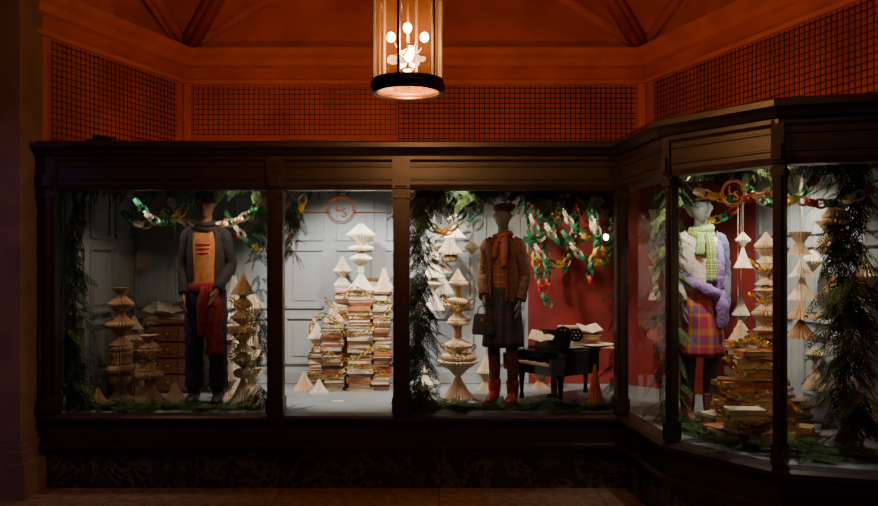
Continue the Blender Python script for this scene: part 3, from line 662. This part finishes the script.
def sleeve(mb,s,arm,m,r=(.06,.062,.056,.05,.047,.043),end=1.0,fold=.05):
    el,wr=Vector(arm[0]),Vector(arm[1]); w=el.lerp(wr,end)
    mb.tube([(s*.10,0,1.405),(s*SX,0,1.375),Vector((s*SX,0,1.375)).lerp(el,.5),el,el.lerp(w,.5),w],r,m,16,5,fold)
def trouser(mb,s,foot,m,r,z0=.10,fold=.04):
    fx,fy=foot
    mb.tube([(s*.078,.0,.93),(s*.085+(fx-s*.085)*.4,fy*.4,.72),(s*.085+(fx-s*.085)*.7,fy*.7-.01,.49),(fx,fy+.012,.30),(fx,fy+.01,z0)],r,m,18,6,fold)
def boot(mb,foot,s,m,ms,hh=.22,r=.052):
    fx,fy=foot
    mb.tube([(fx,fy+.012,hh),(fx,fy+.014,hh*.6),(fx,fy+.014,.06)],[r*1.12,r,.048],m,16,5,.02)
    def ring(y,w,h,z=.012): 
        return [(fx+s*.006*(y<-.05)+w*math.cos(2*PI*j/14),fy+y,max(z,z+h*.5+h*.55*math.sin(2*PI*j/14))) for j in range(14)]
    mb.loft([ring(.07,.02,.05),ring(.06,.038,.09),ring(.0,.044,.105),ring(-.06,.045,.085),ring(-.11,.047,.065),ring(-.16,.038,.055),ring(-.185,.018,.035)],m)
    so=[(fx+s*.004+.05*math.cos(t)*(1 if math.sin(t)<0 else .85),fy-.055+.132*math.sin(t)) for t in [2*PI*j/20 for j in range(20)]]
    mb.prism(so,0,.022,ms)
    mb.tube([(fx-.047,fy+.0,hh*.97),(fx,fy-.05,hh*.97),(fx+.047,fy,hh*.97)],.008,ms,6)
def scarf(mb,m,r=.03,tails=True,tl=.35):
    n=9
    mb.tube([(.072*math.cos(2*PI*j/n),-.005+.072*math.sin(2*PI*j/n),1.475+.014*math.sin(2*PI*j/n+1)) for j in range(n+1)],r,m,10,3,.12)
    mb.tube([(.08*math.cos(2*PI*j/n+.5),-.01+.08*math.sin(2*PI*j/n+.5),1.44+.016*math.sin(2*PI*j/n)) for j in range(n+1)],r*.95,m,10,3,.12)
    if tails:
        mb.tube([(.03,-.10,1.44),(.045,-.14,1.35),(.05,-.145,1.25),(.055,-.14,1.42-tl)],[r*.9,r*1.1,r*1.2,r*1.25],m,10,4,.12)
        mb.tube([(-.03,-.10,1.43),(-.03,-.135,1.36),(-.045,-.14,1.28)],[r*.9,r*1.1,r*1.2],m,10,4,.12)
def panels(mb,rows,m,lo=-.36,hi=.5,dep=.78,ripple=0):
    for s in (-1,1):
        R_=[]
        for z,ro in rows:
            R_.append([(s*ro*(1+ripple*math.sin(q*1.3+z*9))*math.cos(t),ro*dep*math.sin(t),z) for q,t in [(q,PI*(lo+(hi-lo)*q/14)) for q in range(15)]])
        mb.loft(R_,m,True,False,False)
TOR=[(1.44,.075,.065,0,.005),(1.42,.135,.09,0,.005),(1.36,.158,.115,0,0),(1.26,.15,.122,0,-.005),(1.12,.14,.115,0,-.005)]
tee=pm('mustard_tee',(.50,.23,.08),(.36,.15,.05),20,.85); navy=pm('navy_wool',(.030,.028,.034),(.018,.017,.022),30,.9); jean=pm('dark_denim',(.04,.05,.075),(.025,.03,.05),40,.9)
maroon=pm('maroon_wool',(.34,.03,.025),(.20,.018,.015),30,.9); bootb=pm('dark_boot',(.04,.04,.05),(.02,.02,.028),9,.4); solem=pm('boot_sole',(.05,.03,.02),None,9,.7)
def g1(e,arms,feet):
    mb=MB(); mb.ell(TOR+[(.98,.14,.115,0,0),(.92,.145,.12,0,0)],0,36,3,.01,5,hem=True)
    for s,a in zip((-1,1),arms): sleeve(mb,s,a,1,(.062,.066,.059,.052,.05,.046),.97)
    panels(mb,((1.45,.09),(1.40,.158),(1.28,.166),(1.12,.16),(1.0,.16),(.93,.162)),1,-.30)
    for k in range(3): 
        hw=.062-.008*k; z=1.31-.035*k
        mb.tube([(-hw,-.120,z),(0,-.131,z),(hw,-.120,z)],.006,2,8,4)
    mb.build('jacket_and_tee',[tee,navy,CH_R],parent=e)
    mb=MB(); mb.ell([(1.0,.13,.11,0,0),(.92,.15,.12,0,0),(.84,.155,.115,0,0),(.80,.14,.10,0,0)],0,30)
    trouser(mb,-1,feet[0],0,(.095,.09,.08,.078,.08),.13); trouser(mb,1,feet[1],0,(.095,.09,.08,.078,.08),.13)
    mb.build('trousers',[jean],parent=e)
    mb=MB(); mb.ell([(1.0,.155,.125,0,0),(.96,.165,.135,0,0),(.92,.16,.13,0,0)],0,30,3,.02,9)
    mb.tube([(.08,-.12,.96),(.10,-.14,.8),(.09,-.13,.62),(.10,-.12,.42)],[.03,.065,.075,.07],0,14,4,.1); mb.tube([(.02,-.13,.96),(.0,-.15,.82),(.01,-.14,.56)],[.03,.048,.05],0,12,4,.1)
    mb.build('tied_cardigan',[maroon],parent=e)
    mb=MB(); 
    for s,f in zip((-1,1),feet): boot(mb,f,s,0,1,.24,.062)
    mb.build('boots',[bootb,solem],parent=e)
    mb=MB(); mb.ell([(1.66,.083,.10,0,-.01),(1.70,.085,.102,0,-.01),(1.74,.074,.09,0,-.005),(1.78,.04,.05,0,0),(1.79,.01,.01,0,0)],0,28,3); mb.ell([(1.65,.086,.103,0,-.01),(1.69,.088,.105,0,-.01)],0,28,2,.02,14); scarf(mb,0,.024,False)
    mb.build('beanie_and_scarf',[navy],parent=e)
mannequin('mannequin_in_jacket',wx(206,.52),.52,.1,1.77,(((-.19,.02,1.13),(-.17,-.07,.90)),((.205,.04,1.14),(.12,-.16,.93))),((-.10,.0),(.11,-.03)),g1,M['skint'],0,.95)
coat=pm('brown_boucle',(.20,.09,.05),(.07,.03,.018),70,.95,bump=1.0); skn=plaid('navy_tartan',(.015,.02,.035),(.03,.05,.07),(.10,.03,.03),9,5); redb=pm('red_leather',(.42,.035,.02),(.32,.025,.015),9,.35)
knit=plaid('fairisle_knit',(.22,.10,.06),(.35,.05,.03),(.45,.34,.22),12,10); tights=pm('brown_tights',(.12,.045,.035),(.09,.03,.02),20,.8); redsc=pm('red_scarf',(.38,.07,.04),(.2,.08,.05),30,.9)
def g2(e,arms,feet):
    mb=MB(); mb.ell([(a,b*.95,c*.95,d,f) for a,b,c,d,f in TOR]+[(1.0,.13,.105,0,0)],0,36,3); mb.build('knit_sweater',[knit],parent=e)
    mb=MB()
    panels(mb,((1.46,.085),(1.41,.152),(1.30,.168),(1.15,.163),(1.0,.168),(.90,.175)),0,-.33,.5,.80,.02)
    for s in (-1,1): mb.tube([(s*.05,-.085,1.47),(s*.07,-.135,1.36),(s*.075,-.14,1.2),(s*.08,-.14,.90)],[.022,.026,.018,.016],0,10,5,.08)
    for s,a in zip((-1,1),arms): sleeve(mb,s,a,0,(.066,.07,.064,.057,.055,.055),.95,.06)
    mb.build('boucle_coat',[coat],parent=e)
    mb=MB(); mb.ell([(1.04,.12,.10,0,0),(.95,.15,.125,0,0),(.75,.172,.145,0,0),(.50,.188,.16,0,0)],0,72,4,.06,12,hem=True); mb.build('pleated_skirt',[skn],parent=e)
    mb=MB()
    for s,f in zip((-1,1),feet): trouser(mb,s,f,0,(.07,.068,.058,.055,.043),.12,.0); 
    mb.build('tights',[tights],parent=e)
    mb=MB()
    for s,f in zip((-1,1),feet): boot(mb,f,s,0,1,.20,.056)
    mb.build('boots',[redb,solem],parent=e)
    mb=MB(); scarf(mb,0,.026,True,.2); mb.build('scarf',[redsc],parent=e)
    mb=MB(); mb.ell([(1.69,.083,.098,0,0),(1.72,.10,.115,.01,.01),(1.745,.095,.11,.015,.015),(1.76,.05,.06,.02,.02),(1.765,.01,.01,.02,.02)],0,30,3); mb.tube([(.02,.02,1.76),(.022,.02,1.785)],.006,0,6)
    mb.build('beret',[redsc],parent=e)
    mb=MB(); hx,hy,hz=arms[0][1]; hz-=.085; hy-=.03
    mb.ell([(hz-.05,.075,.03,hx,hy),(hz-.07,.09,.04,hx,hy),(hz-.20,.11,.05,hx,hy),(hz-.23,.105,.05,hx,hy)],0,28,3)
    mb.tube([(hx-.06,hy,hz-.06),(hx-.045,hy,hz+.0),(hx,hy,hz+.02),(hx+.045,hy,hz+.0),(hx+.06,hy,hz-.06)],.006,1,8); mb.box((hx,hy-.045,hz-.10),(.03,.01,.02),0,2)
    mb.build('handbag',[skn,tights,M['gold']],parent=e)
mannequin('mannequin_in_coat',wx(503,.52),.52,-.35,1.66,(((-.19,.03,1.12),(-.13,-.15,.93)),((.195,.03,1.13),(.175,-.05,.90))),((-.085,.0),(.095,-.02)),g2,M['skin'],.2,.95)
lil=pm('lilac_mohair',(.22,.13,.38),(.13,.08,.26),50,.95,bump=1.0); tart=plaid('multicolour_tartan',(.42,.03,.08),(.55,.20,.05),(.04,.10,.28),7,4); crm=pm('cream_wool',(.66,.60,.52),(.44,.40,.36),60,.95,bump=.8)
scf=plaid('green_yellow_check',(.03,.22,.09),(.65,.55,.05),(.03,.08,.20),5,14); blu=pm('blue_grey_knit',(.12,.14,.20),(.08,.09,.14),40,.95,bump=.8); ck=plaid('red_check_leather',(.30,.05,.04),(.10,.05,.04),(.5,.35,.2),6,8); gre=pm('grey_tights',(.12,.10,.09),(.09,.08,.07),20,.9)
def g3(e,arms,feet):
    mb=MB(); mb.ell(TOR+[(1.04,.145,.12,0,0),(.98,.14,.115,0,0)],0,36,3,.02,7,hem=True); 
    mb.v=[(a*1.04,b*1.06,c) for a,b,c in mb.v]
    mb.build('cream_sweater',[crm],parent=e)
    mb=MB(); sleeve(mb,-1,arms[0],0,(.066,.074,.076,.07,.062,.042),.95,.06); sleeve(mb,1,arms[1],1,(.064,.066,.06,.052,.05,.045),.95,.05); mb.build('sleeves',[crm,blu],parent=e)
    mb=MB(); mb.ell([(1.08,.13,.11,0,0),(.98,.155,.13,0,0),(.75,.172,.145,0,0),(.50,.19,.16,0,0)],0,72,4,.03,9,hem=True); mb.build('tartan_skirt',[tart],parent=e)
    mb=MB()
    mb.tube([(.12,-.05,1.38),(.115,-.11,1.27),(.11,-.13,1.14),(.11,-.125,1.02)],[.03,.042,.044,.04],0,14,5,.1)
    mb.tube([(-.155,-.03,1.13),(-.09,-.14,1.07),(.04,-.165,1.0),(.13,-.10,.97),(.16,.02,1.0)],[.028,.042,.05,.042,.03],0,14,5,.1)
    mb.tube([(-.155,-.02,1.12),(-.13,.09,1.07),(0,.13,1.04),(.13,.09,1.02),(.16,.02,1.0)],[.03,.035,.04,.035,.03],0,12,5,.1)
    mb.tube([(.11,-.13,.99),(.13,-.155,.88),(.13,-.15,.72)],[.04,.05,.04],0,12,4,.12)
    mb.build('lilac_cardigan',[lil],parent=e)
    mb=MB()
    for s,f in zip((-1,1),feet): trouser(mb,s,f,0,(.075,.07,.06,.058,.045),.12,.0)
    mb.build('tights',[gre],parent=e)
    mb=MB()
    for s,f in zip((-1,1),feet): boot(mb,f,s,0,1,.22,.058)
    mb.build('boots',[ck,solem],parent=e)
    mb=MB(); scarf(mb,0,.034,True,.34); mb.build('scarf',[scf],parent=e)
    mb=MB(); w=Vector(arms[1][1]); d=(w-Vector(arms[1][0])).normalized()+Vector((0,0,-.35)); hand(mb,w,d,1); c=w+d.normalized()*.08
    mb.v=[tuple(c+(Vector(q)-c)*1.18) for q in mb.v]; finalize(mb,'glove',crm,e,.006)
    mb=MB(); r=random.Random(8)
    for i in range(60):
        a=r.uniform(0,2*PI); p=Vector((.078*math.cos(a),-.015+.092*math.sin(a),1.70+r.uniform(-.012,.02))); d=Vector((math.cos(a)*.7,math.sin(a)*.7,r.uniform(-.1,.9))).normalized(); L=r.uniform(.03,.06)
        s=d.cross(Vector((0,0,1))).normalized()*.009; b=len(mb.v); mb.v+= [tuple(p),tuple(p+d*L*.5-s),tuple(p+d*L),tuple(p+d*L*.5+s)]; mb.face((b,b+1,b+2,b+3),i%2)
    mb.tube([(.078*math.cos(2*PI*j/16),-.015+.095*math.sin(2*PI*j/16),1.70) for j in range(17)],.008,0,8,1)
    mb.build('leaf_headdress',[M['leaf1'],M['leaf2']],parent=e)
mannequin('mannequin_in_scarf',wx(701,-.2),-.2,-.12,1.68,(((-.19,.02,1.14),(-.165,-.08,.90)),((.19,.03,1.12),(.17,-.06,.86))),((-.105,.0),(.07,-.03)),g3,M['skin'],.15,.95)

# ---------------- lights ----------------
def spot(name,loc,tgt,e,ang=100,col=(1,.93,.82),size=.05,blend=.6):
    l=bpy.data.lights.new(name,'SPOT'); l.energy=e; l.spot_size=math.radians(ang); l.spot_blend=blend; l.color=col; l.shadow_soft_size=size
    o=bpy.data.objects.new(name,l); bpy.context.collection.objects.link(o); o.location=loc; o.rotation_euler=(Vector(tgt)-Vector(loc)).to_track_quat('-Z','Y').to_euler(); return o
def point(name,loc,e,col,size=.05):
    l=bpy.data.lights.new(name,'POINT'); l.energy=e; l.color=col; l.shadow_soft_size=size
    o=bpy.data.objects.new(name,l); bpy.context.collection.objects.link(o); o.location=loc
def strip(name,loc,tgt,e,sx,sy,col):
    l=bpy.data.lights.new(name,'AREA'); l.shape='RECTANGLE'; l.size=sx; l.size_y=sy; l.energy=e; l.color=col
    o=bpy.data.objects.new(name,l); bpy.context.collection.objects.link(o); o.location=loc; o.rotation_euler=(Vector(tgt)-Vector(loc)).to_track_quat('-Z','Y').to_euler(); return o
zl=2.43
spot('display_spot_1',(-2.45,.3,zl),(-2.45,.8,.9),18,col=(1,.80,.58))
spot('display_spot_2',(-1.5,.12,zl),(-1.95,.65,1.1),36,80,(1,.78,.55))
spot('display_spot_3',(-.95,.40,zl),(-.85,1.4,1.1),155,100,(1,.94,.84))
spot('display_spot_4',(-.35,.5,zl),(-.5,1.4,1.0),65,100,(1,.94,.84))
spot('display_spot_5',(-.05,.45,zl),(.12,1.3,1.3),115,95,(1,.89,.74))
spot('display_spot_6',(.12,.12,zl),(.5,.6,1.0),34,65,(1,.82,.64))
spot('display_spot_7',(1.1,.6,zl),(1.1,1.5,1.4),36,110,(1,.78,.58))
spot('display_spot_11',(1.1,.35,zl),(.85,.75,.9),28,70,(1,.8,.6))
spot('display_spot_8',(1.62,-.78,zl),(1.95,-.15,1.2),60,80,(1,.88,.72))
spot('display_spot_9',(2.3,-.5,zl),(2.6,-.1,1.0),85,120,(1,.90,.74))
spot('display_spot_10',(2.1,-1.2,zl),(2.1,-.7,.7),70,90,(1,.80,.58))
strip('added_wall_fill_1',(-.3,.25,2.72),(-.3,1.75,3.15),10,4.4,.12,(1,.24,.10))  # strip light added out of sight to brighten the terracotta upper wall
strip('added_wall_fill_2',(1.95,-.3,2.72),(2.7,-.1,3.2),2.5,1.2,.12,(1,.20,.08))  # second added strip, brightens the right-hand upper wall
point('lantern_light',(lcx,lcy,lz+.24),130,(1,.46,.19),.06)
spot('unseen_fill_violet',(-5.5,-5,4.5),(-3.5,-.3,1.5),90,28,(.5,.35,1.0),.2)  # fill spot added out of view, tints the left pillar violet
spot('unseen_fill_warm',(1.5,-5.6,4.6),(-.3,-.4,0),60,70,(1,.52,.28),.2)  # warm fill added on the camera side to brighten the pavement
w=bpy.data.worlds.new('night'); bpy.context.scene.world=w; w.use_nodes=True
w.node_tree.nodes['Background'].inputs[0].default_value=(.12,.07,.08,1); w.node_tree.nodes['Background'].inputs[1].default_value=.06

# ---------------- camera ----------------
cd=bpy.data.cameras.new('camera'); cam=bpy.data.objects.new('camera',cd); bpy.context.collection.objects.link(cam)
cam.location=(0,-6,CH); cam.rotation_euler=(PI/2,0,0); cd.sensor_width=36; cd.lens=780/878*36; cd.shift_y=10/878
bpy.context.scene.camera=cam
